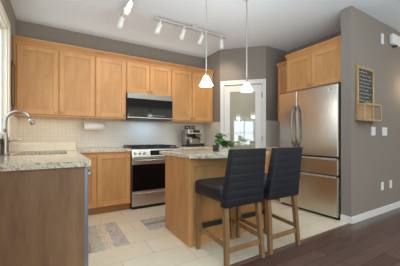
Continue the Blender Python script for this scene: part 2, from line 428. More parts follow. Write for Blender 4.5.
def crown(x0, x1, y, z, ends=(0, 0)):
    c = MB(); e0, e1 = ends
    c.hexa([(x0-.0*e0, y-.004, z), (x1, y-.004, z), (x1, y+.30, z), (x0, y+.30, z)],
           [(x0-.032*e0, y-.040, z+.036), (x1+.032*e1, y-.040, z+.036), (x1+.032*e1, y+.30, z+.036), (x0-.032*e0, y+.30, z+.036)])
    c.box(x0-.036*e0, x1+.036*e1, y-.056, y+.30, z+.036, z+.058, .003)
    c.box(x0, x1, y-.008, y-.0005, z-.022, z, .002)
    return c
I4 = Matrix.Identity(4)
def upper(label, x0, x1, y, z0, z1, doors, m=I4, depth=.32, group='maple wall cabinets', ends=(0, 0), rail=True):
    base = m @ Vector(((x0+x1)/2, y+depth/2, z0))
    o = thing('wall_cabinet', label, 'cabinet', base, group)
    obj('carcass', MB().box(x0+.0005, x1-.0005, y, y+depth, z0, z1, .001).xf(m), 'maple', o)
    for a, b, kx in doors:
        kz = z0+.048
        cab_door(o, a, b, z0+.004, z1-.032, y, m, (kx, kz) if kx is not None else None)
    obj('crown_moulding', crown(x0+.001, x1-.001, y, z1, ends).xf(m), 'maple_flat', o)
    if rail: obj('light_rail', MB().box(x0+.001, x1-.001, y-.006, y+.012, z0-.022, z0-.0005, .002).xf(m), 'maple_flat', o)
    return o
YU = YB-.33
Z0, Z1 = 1.385, 2.315
upper('double maple wall cabinet in the left corner above the sink', XL+.004, .478, YU, Z0, Z1, [(-.452, .009, -.03), (.020, .468, .055)])
upper('single-door maple wall cabinet left of the microwave', .478, .931, YU, Z0, Z1, [(.490, .922, .892)])
upper('short double maple wall cabinet directly above the microwave', .931, 1.709, YU, 1.795, Z1, [(.944, 1.313, 1.283), (1.321, 1.696, 1.352)], rail=False)
upper('tall double maple wall cabinet right of the microwave above the coffee machine', 1.709, 2.598, YU, Z0, Z1, [(1.722, 2.118, 2.088), (2.128, 2.540, 2.160)])
# those facing left (-X): rotate so local -Y looks to -X.  local (x,y)->(world): x_w = y_l, y_w = -x_l
ML = Matrix(((0, 1, 0, 0), (-1, 0, 0, 0), (0, 0, 1, 0), (0, 0, 0, 1)))
upper('double maple wall cabinet above the refrigerator', -2.585, -1.685, 3.225, 1.815, 2.355, [(-2.573, -2.148, -2.178), (-2.140, -1.70, -2.11)], ML, .53, ends=(0, 0), rail=False)
upper('narrow maple wall cabinet between pantry and refrigerator cabinet', -2.945, -2.645, 3.43, 1.385, 2.345, [(-2.935, -2.655, -2.90)], ML, .325)

def base_cab(label, x0, x1, y, doors, m=I4, depth=.59, z1=.873, drawers=False):
    base = m @ Vector(((x0+x1)/2, y+depth/2, 0))
    o = thing('base_cabinet', label, 'cabinet', base, 'maple base cabinets')
    obj('carcass', MB().box(x0+.0005, x1-.0005, y, y+depth, .1, z1, .001).xf(m), 'maple', o)
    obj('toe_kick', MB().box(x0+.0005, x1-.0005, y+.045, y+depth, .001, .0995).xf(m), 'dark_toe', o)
    for a, b, kx in doors:
        if drawers:
            d = obj('drawer', MB().box(a, b, y-.02, y-.0005, .715, .855, .003).xf(m), 'maple_flat', o)
            obj('knob', knob((a+b)/2, y-.02, .785).xf(m), 'dark_bronze', d)
        cab_door(o, a, b, .112, .70 if drawers else .838, y, m, (kx, .655 if drawers else .80) if kx is not None else None)
    return o
YF = YB-.61
base_cab('maple base cabinet between dishwasher run and range', .205, .929, YF, [(.215, .455, .43), (.468, .918, .885)])
base_cab('maple base cabinet right of the range under the coffee machine', 1.714, 2.596, YF, [(1.726, 2.15, 2.11), (2.16, 2.585, 2.2)], drawers=True)
base_cab('maple base cabinet between pantry and refrigerator', -3.012, -2.65, 3.17, [(-3.0, -2.662, -2.70)], ML, depth=.585)
# sink run along the left wall; faces +X
MRt = Matrix(((0, -1, 0, 0), (1, 0, 0, 0), (0, 0, 1, 0), (0, 0, 0, 1)))   # local -Y -> +X ; x_l -> y_w
o = thing('base_cabinet', 'maple sink base cabinet along the left wall', 'cabinet', (-.17, 3.0, 0), 'maple base cabinets')
sk = MB()
for b_ in ((XL+.012, .150, 2.484, 2.50, .1, .873), (XL+.012, .150, YB-.63, YB-.61, .1, .873), (XL+.012, XL+.03, 2.50, YB-.63, .1, .873), (.13, .150, 2.50, YB-.63, .1, .873), (XL+.03, .13, 2.50, YB-.63, .1, .12)):
    sk.box(*b_)
obj('carcass', sk, 'maple', o)
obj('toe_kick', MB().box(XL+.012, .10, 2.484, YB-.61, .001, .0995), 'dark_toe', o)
for a, b, kx in ((2.50, 2.98, 2.94), (2.99, 3.47, 3.03)):
    cab_door(o, a, b, .112, .838, -.150, MRt, (kx, .80))
pn = thing('end_panel', 'veined, shade-toned wood end panel of the sink counter in the left foreground', 'cabinet panel', (-.15, 1.868, 0))
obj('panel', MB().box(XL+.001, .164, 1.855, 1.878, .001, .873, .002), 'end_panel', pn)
dwm = thing('dishwasher', 'stainless dishwasher seen edge-on behind the end panel', 'dishwasher', (-.1, 2.18, 0))
obj('body', MB().box(XL+.02, .15, 1.882, 2.48, .1, .868), 'dark_grey', dwm)
obj('door', MB().box(.1505, .190, 1.882, 2.48, .1, .868, .006, 2), 'steel_blue', dwm)
obj('toe_kick', MB().box(XL+.02, .11, 1.882, 2.48, .001, .0995), 'black_plastic', dwm)
obj('handle', MB().tube([(.19, 1.98, .80), (.225, 2.0, .80), (.225, 2.36, .80), (.19, 2.38, .80)], .009), 'steel', dwm)

# countertops
cz0, cz1 = .8735, .9135
SX0, SX1, SY0, SY1 = -.372, .085, 2.68, 3.34
ct = MB()
def slab(x0, x1, y0, y1): ct.box(x0, x1, y0, y1, cz0, cz1)
# one continuous outline with the sink hole
def countertop_mesh():
    b = bmesh.new(); YE = YB-.0095
    xs = [XL+.0095, SX0, SX1, .2035, .931]; ys = [1.835, SY0, SY1, YB-.64, YE]
    grid = {}
    for k, z in enumerate((cz0, cz1)):
        for i, x in enumerate(xs):
            for j, y in enumerate(ys): grid[i, j, k] = b.verts.new((x, y, z))
    def inside(i, j):
        if i == 3: return j == 3
        return not (i == 1 and j == 1)
    cells = {(i, j) for i in range(4) for j in range(4) if inside(i, j)}
    for i, j in cells:
        b.faces.new([grid[p+(1,)] for p in ((i, j), (i+1, j), (i+1, j+1), (i, j+1))])
        b.faces.new([grid[p+(0,)] for p in ((i, j), (i, j+1), (i+1, j+1), (i+1, j))])
        for (di, dj, p, q) in ((-1, 0, (i, j+1), (i, j)), (1, 0, (i+1, j), (i+1, j+1)), (0, -1, (i, j), (i+1, j)), (0, 1, (i+1, j+1), (i, j+1))):
            if (i+di, j+dj) not in cells:
                b.faces.new([grid[p+(0,)], grid[q+(0,)], grid[q+(1,)], grid[p+(1,)]])
    for v in [v for v in b.verts if not v.link_faces]: b.verts.remove(v)
    bmesh.ops.recalc_face_normals(b, faces=list(b.faces)); return b
cmb = MB(); cmb.add(countertop_mesh())
tag(obj('countertop', cmb, 'granite'), 'L-shaped speckled granite countertop around the sink on the left', 'countertop', 'granite countertops')
tag(obj('countertop', MB().box(1.709, 2.5995, YB-.64, YB-.0095, cz0, cz1, .004), 'granite'), 'granite countertop under the coffee machine right of the range', 'countertop', 'granite countertops')
tag(obj('countertop', MB().box(3.145, XR-.001, 2.646, YP-.0095, cz0, cz1, .004), 'granite'), 'short granite countertop between pantry door and refrigerator', 'countertop', 'granite countertops')
tag(obj('corner_ledge', MB().box(XL+.0095, .2035, 3.43, YB-.0095, cz1+.0005, 1.012, .004), 'cream_stone'), 'low cream raised ledge on the counter behind the sink', 'ledge')
# sink bowl
sb = MB(); t_ = .004
sb.box(SX0-.012, SX1+.012, SY0-.012, SY0, .70, cz0-.001); sb.box(SX0-.012, SX1+.012, SY1, SY1+.012, .70, cz0-.001)
sb.box(SX0-.012, SX0, SY0, SY1, .70, cz0-.001); sb.box(SX1, SX1+.012, SY0, SY1, .70, cz0-.001); sb.box(SX0-.012, SX1+.012, SY0-.012, SY1+.012, .69, .70)
skt = thing('sink', 'undermount steel sink bowl set in the left granite counter', 'sink', ((SX0+SX1)/2, (SY0+SY1)/2, .69))
obj('bowl', sb, 'sink_steel', skt)
obj('drain', MB().lathe([(.045, 0), (.045, .003), (.03, .004), (.001, .002)], ((SX0+SX1)/2, (SY0+SY1)/2, .7005), 20), 'nickel', skt)
# faucet
fx, fy = -.425, 2.85
fa = thing('faucet', 'tall brushed nickel gooseneck faucet beside the sink', 'faucet', (fx, fy, cz1))
obj('base', MB().lathe([(.036, 0), (.036, .008), (.031, .014), (.028, .05), (.029, .09), (.028, .13), (.022, .17), (.018, .20), (.016, .215)], (fx, fy, cz1+.0005), 24), 'nickel', fa)
pts = [(fx, fy, cz1+.21), (fx, fy, cz1+.25), (fx, fy, cz1+.30)]
rr = .100
for k in range(1, 15):
    a = math.pi - math.pi*.86*k/14
    pts.append((fx+rr+rr*math.cos(a), fy, cz1+.30+rr*math.sin(a)*1.12))
obj('neck', MB().tube(pts, .0142, 14), 'nickel', fa)
e = Vector(pts[-1]); dr = (Vector(pts[-1])-Vector(pts[-2])).normalized()
obj('spray_head', MB().tube([e-dr*.004, e+dr*.02, e+dr*.055, e+dr*.062], [.0165, .020, .022, .017], 16), 'nickel', fa)
obj('lever', MB().tube([(fx+.022, fy, cz1+.132), (fx+.05, fy, cz1+.134), (fx+.125, fy-.02, cz1+.142)], [.011, .008, .006], 12), 'nickel', fa)

# framed board on the left wall
fb = thing('framed_board', 'small wood-framed dark board on the left wall by the corner cabinet', 'board', (XL+.01, 3.72, 1.47))
c = MB(); y0, y1, z0, z1 = 3.60, 3.80, 1.47, 2.0
c.box(XL+.001, XL+.022, y0, y0+.03, z0, z1, .003); c.box(XL+.001, XL+.022, y1-.03, y1, z0, z1, .003); c.box(XL+.001, XL+.022, y0+.03, y1-.03, z0, z0+.03, .003); c.box(XL+.001, XL+.022, y0+.03, y1-.03, z1-.03, z1, .003)
obj('frame', c, 'dark_bronze', fb)
obj('board', MB().box(XL+.001, XL+.014, y0+.028, y1-.028, z0+.028, z1-.028), 'board_wood', fb)

# paper towel under the cabinets
pt = thing('paper_towel', 'white paper towel roll hanging under the single-door wall cabinet', 'paper towel', (.485, 3.985, 1.36))
obj('roll', MB().lathe([(.02, -.14), (.062, -.14), (.062, .14), (.02, .14)], (.485, 3.985, 1.252), 28, 'x'), 'paper', pt)
obj('holder', MB().tube([(.33, 3.985, 1.36), (.33, 3.985, 1.252), (.64, 3.985, 1.252), (.64, 3.985, 1.36)], .006), 'nickel', pt)

# ------------------------------------------------------------------ range
RX0, RX1, RY = .936, 1.706, YB-.655
rg = thing('range', 'stainless slide-in gas range with black oven window', 'range', ((RX0+RX1)/2, YB-.3, 0))
obj('body', MB().box(RX0, RX1, RY+.03, YB-.012, .03, .90, .003), 'dark_grey', rg)
obj('cooktop', MB().box(RX0-.0, RX1+.0, RY+.01, YB-.012, .9005, .918, .004), 'black_iron', rg)
ox = obj('oven_door', MB().box(RX0+.003, RX1-.003, RY, RY+.029, .262, .775, .006, 2), 'steel', rg)
obj('oven_window', MB().box(RX0+.004, RX1-.004, RY-.004, RY-.0004, .275, .672, .002), 'black_glass', ox)
obj('handle', MB().tube([(RX0+.06, RY, .735), (RX0+.062, RY-.045, .735), (RX1-.062, RY-.045, .735), (RX1-.06, RY, .735)], .012), 'steel', ox)
dq = obj('warming_drawer', MB().box(RX0+.003, RX1-.003, RY, RY+.029, .05, .255, .006, 2), 'steel', rg)
obj('drawer_grip', MB().box(RX0+.04, RX1-.04, RY-.012, RY-.0004, .222, .242, .004), 'steel', dq)
obj('foot_rail', MB().box(RX0+.02, RX1-.02, RY+.04, YB-.05, .001, .0295), 'black_iron', rg)
cp = MB().hexa([(RX0, RY-.012, .785), (RX1, RY-.012, .785), (RX1, RY+.03, .785), (RX0, RY+.03, .785)], [(RX0, RY+.012, .8995), (RX1, RY+.012, .8995), (RX1, RY+.03, .8995), (RX0, RY+.03, .8995)])
cpo = obj('control_panel', cp, 'steel', rg)
def slope_y(z): return RY-.012 + (z-.785)/(.9-.785)*.024
obj('display', MB().hexa([(1.22, slope_y(.805)-.004, .805), (1.60, slope_y(.805)-.004, .805), (1.60, slope_y(.805)-.0003, .805), (1.22, slope_y(.805)-.0003, .805)], [(1.22, slope_y(.88)-.004, .88), (1.60, slope_y(.88)-.004, .88), (1.60, slope_y(.88)-.0003, .88), (1.22, slope_y(.88)-.0003, .88)]), 'black_glass', cpo)
for kx in (.985, 1.055, 1.125, 1.645):
    obj('knob', MB().lathe([(.02, 0), (.02, .006), (.016, .008), (.015, .03), (.001, .031)], (kx, slope_y(.842)-.001, .842), 16, 'y'), 'steel', cpo)
for i in range(3):
    x0 = RX0+.02+i*.245; x1 = x0+.235; g = MB()
    for yy in (RY+.06, RY+.31, YB-.07): g.box(x0, x1, yy-.007, yy+.007, .934, .952, .003)
    for xx in (x0+.008, (x0+x1)/2, x1-.008): g.box(xx-.006, xx+.006, RY+.06, YB-.07, .932, .950, .003)
    for xx in (x0+.01, x1-.01):
        for yy in (RY+.06, YB-.07): g.box(xx-.006, xx+.006, yy-.006, yy+.006, .9185, .936)
    obj('grate', g, 'black_iron', rg)
for bx, by in ((1.06, RY+.18), (1.06, RY+.43), (1.32, RY+.3), (1.58, RY+.18), (1.58, RY+.43)):
    obj('burner', MB().lathe([(.045, 0), (.045, .008), (.03, .012), (.03, .014), (.001, .015)], (bx, by, .9185), 20), 'black_plastic', rg)

# microwave
MY = YB-.405
mw = thing('microwave', 'stainless over-the-range microwave with black glass front', 'microwave', (1.32, YB-.2, 1.38))
obj('body', MB().box(.934, 1.707, MY+.03, YB-.012, 1.372, 1.790, .003), 'dark_grey', mw)
obj('upper_trim', MB().box(.934, 1.707, MY, MY+.0295, 1.700, 1.790, .006, 2), 'steel_mid', mw)
obj('door_glass', MB().box(.936, 1.707, MY+.002, MY+.0295, 1.4105, 1.6995, .003), 'black_glass', mw)
obj('lower_trim', MB().box(.934, 1.707, MY, MY+.0295, 1.388, 1.410, .005, 2), 'steel_mid', mw)
obj('vent_grille', MB().box(.95, 1.69, MY+.012, MY+.0295, 1.373, 1.3875), 'black_plastic', mw)
dsp = MB()
for k in range(9): dsp.box(1.30+.03*k, 1.312+.03*k, MY+.0, MY+.0018, 1.436, 1.442)
obj('touch_keys', dsp, 'clock_glow', mw)

# coffee machine
cm = thing('espresso_machine', 'stainless espresso machine with twin hoppers on the back counter', 'coffee machine', (2.13, 3.84, cz1))
c0, c1, f0, b0 = 1.99, 2.325, 3.70, 3.985; zb = cz1+.0015
obj('body', MB().box(c0, c1, 3.83, b0, zb+.03, zb+.30, .012, 2), 'steel_mid', cm)
obj('drip_tray', MB().box(c0+.015, c1, f0, b0, zb, zb+.055, .008, 2), 'black_plastic', cm)
obj('tray_grid', MB().box(c0+.03, c1-.02, f0+.01, 3.82, zb+.0555, zb+.06), 'steel', cm)
obj('front_head', MB().box(c0, c1, f0+.02, 3.8295, zb+.225, zb+.312, .01, 2), 'steel', cm)
obj('control_panel', MB().box(c0+.10, c1-.09, f0+.014, f0+.0195, zb+.25, zb+.30, .002), 'black_plastic', cm)
obj('pressure_gauge', MB().lathe([(.026, 0), (.026, .008), (.021, .009), (.001, .0085)], (c0+.055, f0+.019, zb+.27), 20, 'y'), 'steel_dark', cm)
for q in range(2): obj('button', MB().lathe([(.010, 0), (.010, .006), (.001, .007)], (c1-.06+.035*q, f0+.019, zb+.275), 12, 'y'), 'nickel', cm)
for x_, r_ in ((c0+.075, .055), (c1-.135, .04)):
    h = obj('bean_hopper', MB().lathe([(r_*.6, 0), (r_, .015), (r_, .05), (r_*.9, .055)], (x_, 3.885, zb+.3125), 20), 'hopper_plastic', cm)
    obj('lid', MB().lathe([(r_, 0), (r_, .012), (r_*.4, .016), (.001, .0165)], (x_, 3.885, zb+.368), 20), 'black_plastic', h)
obj('grinder_chute', MB().lathe([(.026, 0), (.03, .03), (.034, .05)], (c0+.08, 3.765, zb+.17), 16), 'black_plastic', cm)
obj('group_head', MB().lathe([(.034, 0), (.036, .03), (.036, .055)], (c1-.135, 3.765, zb+.17), 18), 'steel_dark', cm)
obj('portafilter', MB().lathe([(.02, 0), (.036, .01), (.036, .028)], (c1-.135, 3.765, zb+.1405), 18).tube([(c1-.135, 3.74, zb+.155), (c1-.135, 3.70, zb+.152), (c1-.135, 3.63, zb+.14)], [.009, .011, .013]), 'black_plastic', cm)
obj('steam_wand', MB().tube([(c1-.03, 3.78, zb+.224), (c1-.025, 3.76, zb+.18), (c1-.015, 3.74, zb+.09)], .006), 'nickel', cm)
jg = thing('milk_jug', 'small steel milk jug on the coffee machine tray', 'jug', (2.08, 3.765, zb+.06))
obj('body', MB().lathe([(.036, 0), (.038, .02), (.032, .06), (.034, .078), (.031, .078), (.029, .06), (.034, .02), (.001, .004)], (2.075, 3.76, zb+.0605), 20), 'nickel', jg)
obj('handle', MB().tube([(2.052, 3.76, zb+.13), (2.03, 3.75, zb+.125), (2.028, 3.75, zb+.09), (2.048, 3.76, zb+.08)], .004), 'nickel', jg)

# ------------------------------------------------------------------ island
ix0, ix1, iy0, iy1 = 1.100, 2.125, 2.030, 2.640
isl = thing('kitchen_island', 'maple kitchen island with plain sides in the middle of the kitchen', 'island', ((ix0+ix1)/2, (iy0+iy1)/2, 0))
obj('body', MB().box(ix0+.004, ix1-.004, iy0+.008, iy1, .002, cz0, .001), 'maple_panel', isl)
for x_ in (ix0, ix1-.045):
    obj('corner_post', MB().box(x_, x_+.045, iy0, iy0+.045, .001, cz0, .003), 'maple', isl)
obj('base_rail', MB().box(ix0+.0455, ix1-.0455, iy0+.0005, iy0+.0075, .001, .09, .002), 'maple_flat', isl)
obj('apron', MB().box(ix0+.0455, ix1-.0455, iy0+.0005, iy0+.0075, .79, cz0, .002), 'maple_flat', isl)
top = [(ix0-.02, iy1+.13), (ix0-.02, iy0-.035)]
for k in range(1, 14):
    t = k/14; top.append((ix0-.02+(ix1-ix0+.06)*t, iy0-.035-.17*math.sin(math.pi*t)**.8))
top += [(ix1+.04, iy0-.035), (ix1+.04, iy1+.13)]
tag(obj('countertop', MB().prism(top, cz0+.0005, cz1, .005), 'granite'), 'speckled granite countertop on the island with a bowed seating edge', 'countertop', 'granite countertops')
# potted plant
pl = thing('potted_plant', 'small leafy green plant in a dark pot on the island', 'plant', (1.60, 2.295, cz1))
px, py, pz = 1.60, 2.295, cz1+.0008
obj('pot', MB().lathe([(.030, 0), (.033, .002), (.041, .072), (.042, .076), (.037, .076), (.036, .066), (.001, .064)], (px, py, pz), 24), 'pot', pl)
obj('soil', MB().lathe([(.035, 0), (.03, .004), (.001, .005)], (px, py, pz+.066), 16), 'soil', pl)
stems = MB(); leaves = MB(); ends = []
for k in range(28):
    if k < 11:
        a = random.uniform(-.9, 1.2); ln = random.uniform(.05, .16); hz = random.uniform(.05, .15)
    else:
        a = random.uniform(-.75, .15); ln = random.uniform(.10, .29); hz = random.uniform(-.03, .05)
    dx, dy = math.cos(a)*ln, math.sin(a)*ln
    p0 = Vector((px+dx*.06, py+dy*.06, pz+.068)); p3 = Vector((px+dx, py+dy, max(pz+.02, pz+.07+hz)))
    p1 = p0+Vector((dx*.2, dy*.2, .05+max(hz, 0)*.5)); 
    cv = [(p0*(1-t)**2 + 2*p1*t*(1-t) + p3*t*t) for t in [i/6 for i in range(7)]]
    stems.tube(cv, .0016, 5)
    for i in (2, 3, 4, 5, 6): ends.append((cv[i], a+random.uniform(-1.3, 1.3)))
for c, a in ends:
    n = 2 if random.random() < .5 else 1
    for q in range(n):
        aa = a+random.uniform(-.8, .8)+q*2; ll = random.uniform(.036, .062); ww = ll*.40; tilt = random.uniform(-.5, .5)
        u = Vector((math.cos(aa)*math.cos(tilt), math.sin(aa)*math.cos(tilt), math.sin(tilt))); s_ = u.cross(Vector((0, 0, 1))).normalized(); n_ = s_.cross(u)
        prof = [(0, .06), (.25, .8), (.5, 1.0), (.75, .7), (1.0, .04)]
        b = bmesh.new(); rows = []
        for t, w in prof:
            ctr = c + u*ll*t - n_*ll*.22*t*t
            rows.append([b.verts.new(ctr+s_*ww*w+n_*ww*w*.25), b.verts.new(ctr), b.verts.new(ctr-s_*ww*w+n_*ww*w*.25)])
        for i in range(4):
            for j in range(2):
                f = b.faces.new((rows[i][j], rows[i][j+1], rows[i+1][j+1], rows[i+1][j])); f.smooth = True
        leaves.add(b)
for v in leaves.bm.verts: v.co.z = max(v.co.z, pz+.004)
obj('stems', stems, 'stem', pl); obj('leaves', leaves, 'leaf', pl)

# ------------------------------------------------------------------ bar stools
def rrect(cx, cy, z, w, t, r=.02, n=5, skew=0):
    pts = []
    for (sx, sy, a0) in ((1, 1, 0), (-1, 1, 90), (-1, -1, 180), (1, -1, 270)):
        for k in range(n+1):
            a = R(a0+90*k/n); pts.append((cx+sx*(w/2-r)+r*math.cos(a), cy+sy*(t/2-r)+r*math.sin(a), z))
    return pts
def make_stool(cx, label):
    # back of the stool towards the viewer, seat towards the island
    o = thing('bar_stool', label, 'stool', (cx, 1.77, 0), 'navy bar stools at the island')
    sw = .45
    obj('seat', MB().rings([rrect(cx, 1.802, z, sw-i, .45-i, .03) for z, i in ((.535, .03), (.54, .008), (.555, 0), (.635, 0), (.655, .012), (.664, .04), (.667, .09))]), 'navy_leather', o)
    rows = []; N = 7; zb_, zt_ = .497, .985
    for k in range(N):
        za, zc = zb_+(zt_-zb_)*k/N, zb_+(zt_-zb_)*(k+1)/N
        for t, ins in ((.02, .0013), (.04, .0003), (.07, 0), (.93, 0), (.96, .0003), (.98, .0013)):
            z = za+(zc-za)*t; g = (z-zb_)/(zt_-zb_)
            w = .435-.055*g-ins*.5; th = .085-.012*g-ins*1.1; yc = 1.575-.075*g
            if k == N-1 and t == .98: w -= .02; th -= .03
            if k == 0 and t == .02: w -= .01; th -= .01
            rows.append(rrect(cx, yc, z, w, th, min(.022, th/2.4)))
    obj('backrest', MB().rings(rows), 'navy_leather', o)
    h = .021
    for sx in (-1, 1):
        xb = cx+sx*.2; xt = cx+sx*.182
        obj('leg', MB().hexa([(xb+sx*.012-.017, 1.955, .001), (xb+sx*.012+.017, 1.955, .001), (xb+sx*.012+.017, 1.99, .001), (xb+sx*.012-.017, 1.99, .001)], [(xt+sx*.008-h, 1.965, .535), (xt+sx*.008+h, 1.965, .535), (xt+sx*.008+h, 2.01, .535), (xt+sx*.008-h, 2.01, .535)], .003), 'stool_wood', o)
        obj('leg', MB().hexa([(xb-.018, 1.515, .001), (xb+.018, 1.515, .001), (xb+.018, 1.552, .001), (xb-.018, 1.552, .001)], [(xt-h, 1.555, .545), (xt+h, 1.555, .545), (xt+h, 1.60, .545), (xt-h, 1.60, .545)], .003), 'stool_wood', o)
        xs = cx+sx*.196
        obj('stretcher', MB().hexa([(xs-.010, 1.551, .165), (xs+.010, 1.551, .165), (xs+.010, 1.957, .185), (xs-.010, 1.957, .185)], [(xs-.010, 1.551, .20), (xs+.010, 1.551, .20), (xs+.010, 1.957, .22), (xs-.010, 1.957, .22)], .002), 'stool_wood', o)
    obj('stretcher', MB().box(cx-.172, cx+.172, 1.532, 1.552, .125, .165, .002), 'stool_wood', o)
    obj('stretcher', MB().box(cx-.172, cx+.172, 1.967, 1.987, .19, .235, .002), 'stool_wood', o)
    k = obj('footrest_plate', MB().box(cx-.165, cx+.165, 1.960, 1.9665, .19, .240, .001), 'black_iron', o); k['label'] = 'black metal footrest plate'
    return o
make_stool(1.378, 'navy upholstered bar stool with wood legs, nearer one on the left')
make_stool(1.880, 'navy upholstered bar stool with wood legs, farther one beside the refrigerator')

# ------------------------------------------------------------------ refrigerator
FX, FY0, FY1, FS = 3.075, 1.692, 2.630, 2.292
fr = thing('refrigerator', 'stainless french-door refrigerator with two drawers below', 'refrigerator', (3.4, 2.146, 0))
obj('body', MB().box(FX+.075, XR-.02, FY0+.004, FY1-.004, .03, 1.765, .004), 'dark_grey', fr)
obj('base_grille', MB().box(FX+.05, XR-.05, FY0+.02, FY1-.02, .002, .0295), 'black_plastic', fr)
def fdoor(name, y0, y1, z0, z1, parent=fr):
    rows = []
    for i in range(0, 9):
        pass
    m = MB(); b = bmesh.new()
    # gently bowed front
    n = 10; pf = []
    for i in range(n+1):
        t = i/n; y = y0+(y1-y0)*t; yy = (y-(FY0+FY1)/2)/((FY1-FY0)/2)
        pf.append((FX-.0+.014*yy*yy, y))
    pf[0] = (pf[0][0]+.008, pf[0][1]); pf.insert(1, (FX+.014*(((y0+.008)-(FY0+FY1)/2)/((FY1-FY0)/2))**2, y0+.008))
    pf[-1] = (pf[-1][0]+.008, pf[-1][1]); pf.insert(len(pf)-1, (FX+.014*(((y1-.008)-(FY0+FY1)/2)/((FY1-FY0)/2))**2, y1-.008))
    poly = [(x, y) for x, y in pf]+[(FX+.0745, y1), (FX+.0745, y0)]
    m.prism(poly, z0, z1, .004)
    return obj(name, m, 'steel_fridge', parent)
dL = fdoor('door', FS+.002, FY1, .828, 1.775); dR = fdoor('door', FY0, FS-.002, .828, 1.775)
w1 = fdoor('drawer', FY0, FY1, .585, .782); w2 = fdoor('drawer', FY0, FY1, .040, .545)
for d_, z in ((w1, .7885), (w2, .5515)):
    obj('finger_grip', MB().box(FX-.016, FX+.05, FY0+.012, FY1-.012, z-.006, z+.016, .009, 3), 'grip_metal', d_)
def bow(ya, dy, dirn):
    pts = []
    for i in range(17):
        t = i/16; s_ = math.sin(math.pi*t)
        pts.append((FX+.004-.058*min(1, s_*2.2), ya+dirn*dy*s_, .93+.62*t))
    return pts
hh = [.011 if 0 < i < 16 else .010 for i in range(17)]
obj('handle', MB().tube(bow(FS+.030, .016, 1), .0155, 12), 'steel_mid', dL)
obj('handle', MB().tube(bow(FS-.030, .016, -1), .0155, 12), 'steel_mid', dR)
bd = obj('badge', MB().box(FX+.0055, FX+.0085, 1.745, 1.815, 1.695, 1.735, .001), 'white_plastic', dR)
mk = MB()
for k in range(5): mk.box(FX+.0045, FX+.0055, 1.757+.010*k, 1.764+.010*k, 1.709, 1.722)
obj('lettering', mk, 'dark_grey', bd)
for y_ in (FY0+.04, FY1-.04):
    obj('hinge_cover', MB().box(FX+.02, FX+.14, y_-.025, y_+.025, 1.7755, 1.790, .004), 'dark_grey', fr)

# ------------------------------------------------------------------ mats
mt = tag(obj('floor_mat', MB().box(.165, .628, 2.405, 3.130, .0008, .007, .002), 'rug_print'), 'grey and rose printed floor mat in front of the sink', 'mat', 'printed kitchen mats')
mt = tag(obj('floor_mat', MB().box(.915, 1.66, 2.645, 3.02, .0008, .007, .002), 'rug_print_cross'), 'grey printed floor mat before the range, partly behind the island', 'mat', 'printed kitchen mats')

# ------------------------------------------------------------------ chalkboard, switches and wall fittings
YW = 1.553
cb = thing('chalkboard', 'wood-framed chalkboard with a small basket and hooks on the right wall', 'chalkboard', (3.51, YW, 1.30))
x0, x1, z0, z1 = 3.235, 3.675, 1.29, 1.995; fw = .035; dp = .03
f = MB(); f.box(x0, x0+fw, YW-dp, YW-.001, z0, z1, .003); f.box(x1-fw, x1, YW-dp, YW-.001, z0, z1, .003)
f.box(x0+fw, x1-fw, YW-dp, YW-.001, z1-fw, z1, .003); f.box(x0+fw, x1-fw, YW-dp, YW-.001, z0, z0+fw, .003)
obj('frame', f, 'board_wood', cb)
sl_ = obj('slate', MB().box(x0+fw, x1-fw, YW-.02, YW-.001, z0+.225, z1-fw), 'slate', cb)
obj('back_panel', MB().box(x0+fw, x1-fw, YW-.016, YW-.001, z0+fw, z0+.2245), 'board_wood', cb)
random.seed(3)
for row, ln in enumerate((.22, .31, .33, .28, .33, .24, .32, .27, .31)):
    z_ = 1.925-row*.046; xx = x0+.05+random.uniform(0, .015); p_ = []; n_ = int(ln/.0065)
    for i in range(n_+1):   # one line of joined-up handwriting
        gap = math.sin(i*.45+row*2) > .75
        p_.append((xx+i*.0065, YW-.0215, z_+(-.011 if gap else random.uniform(-.012, .013))))
    obj('chalk_line', MB().tube(p_, .0021, 4), 'chalk', sl_)
bk = MB(); by0, by1, bz0, bz1 = YW-.115, YW-dp-.0005, 1.285, 1.51; r_ = .013
for x_ in (x0+r_, (x0+x1)/2, x1-r_): bk.box(x_-r_, x_+r_, by0, by0+.018, bz0, bz1, .002)
for z_ in (bz0+.012, bz1-.012):
    bk.box(x0+.001, x1-.001, by0-.002, by0+.016, z_-.012, z_+.012, .002)
    for x_ in (x0+.011, x1-.011): bk.box(x_-.009, x_+.009, by0+.016, by1, z_-.012, z_+.012, .002)
bk.box(x0+.002, x1-.002, by0+.016, by1, bz0-.002, bz0+.008)
obj('basket', bk, 'board_wood', cb)
for x_ in (3.35, 3.56):
    obj('hook', MB().tube([(x_, YW-.02, 1.300), (x_, YW-.022, 1.275), (x_, YW-.035, 1.255), (x_, YW-.055, 1.252), (x_, YW-.058, 1.28)], .0055, 8), 'nickel', cb)
def plate(name, label, cat, cx, cz, w, h, gangs, group):
    o = thing(name, label, cat, (cx, YW, cz), group)
    obj('wall_plate', MB().box(cx-w/2, cx+w/2, YW-.007, YW-.0005, cz-h/2, cz+h/2, .002), 'white_plastic', o)
    for g in range(gangs):
        gx = cx+(g-(gangs-1)/2)*.046
        if cat == 'switch': obj('rocker', MB().box(gx-.016, gx+.016, YW-.011, YW-.0072, cz-.033, cz+.033, .002), 'white_plastic', o)
        else:
            for dz in (-.021, .021):
                r = obj('receptacle', MB().box(gx-.016, gx+.016, YW-.010, YW-.0072, cz+dz-.016, cz+dz+.016, .004), 'white_plastic', o)
                s2 = MB(); s2.box(gx-.008, gx-.006, YW-.0106, YW-.0101, cz+dz-.004, cz+dz+.007); s2.box(gx+.006, gx+.008, YW-.0106, YW-.0101, cz+dz-.004, cz+dz+.007)
                obj('slots', s2, 'dark_grey', r)
plate('light_switch', 'white double light switch directly below the chalkboard', 'switch', 3.705, 1.165, .118, .118, 2, 'white light switches')
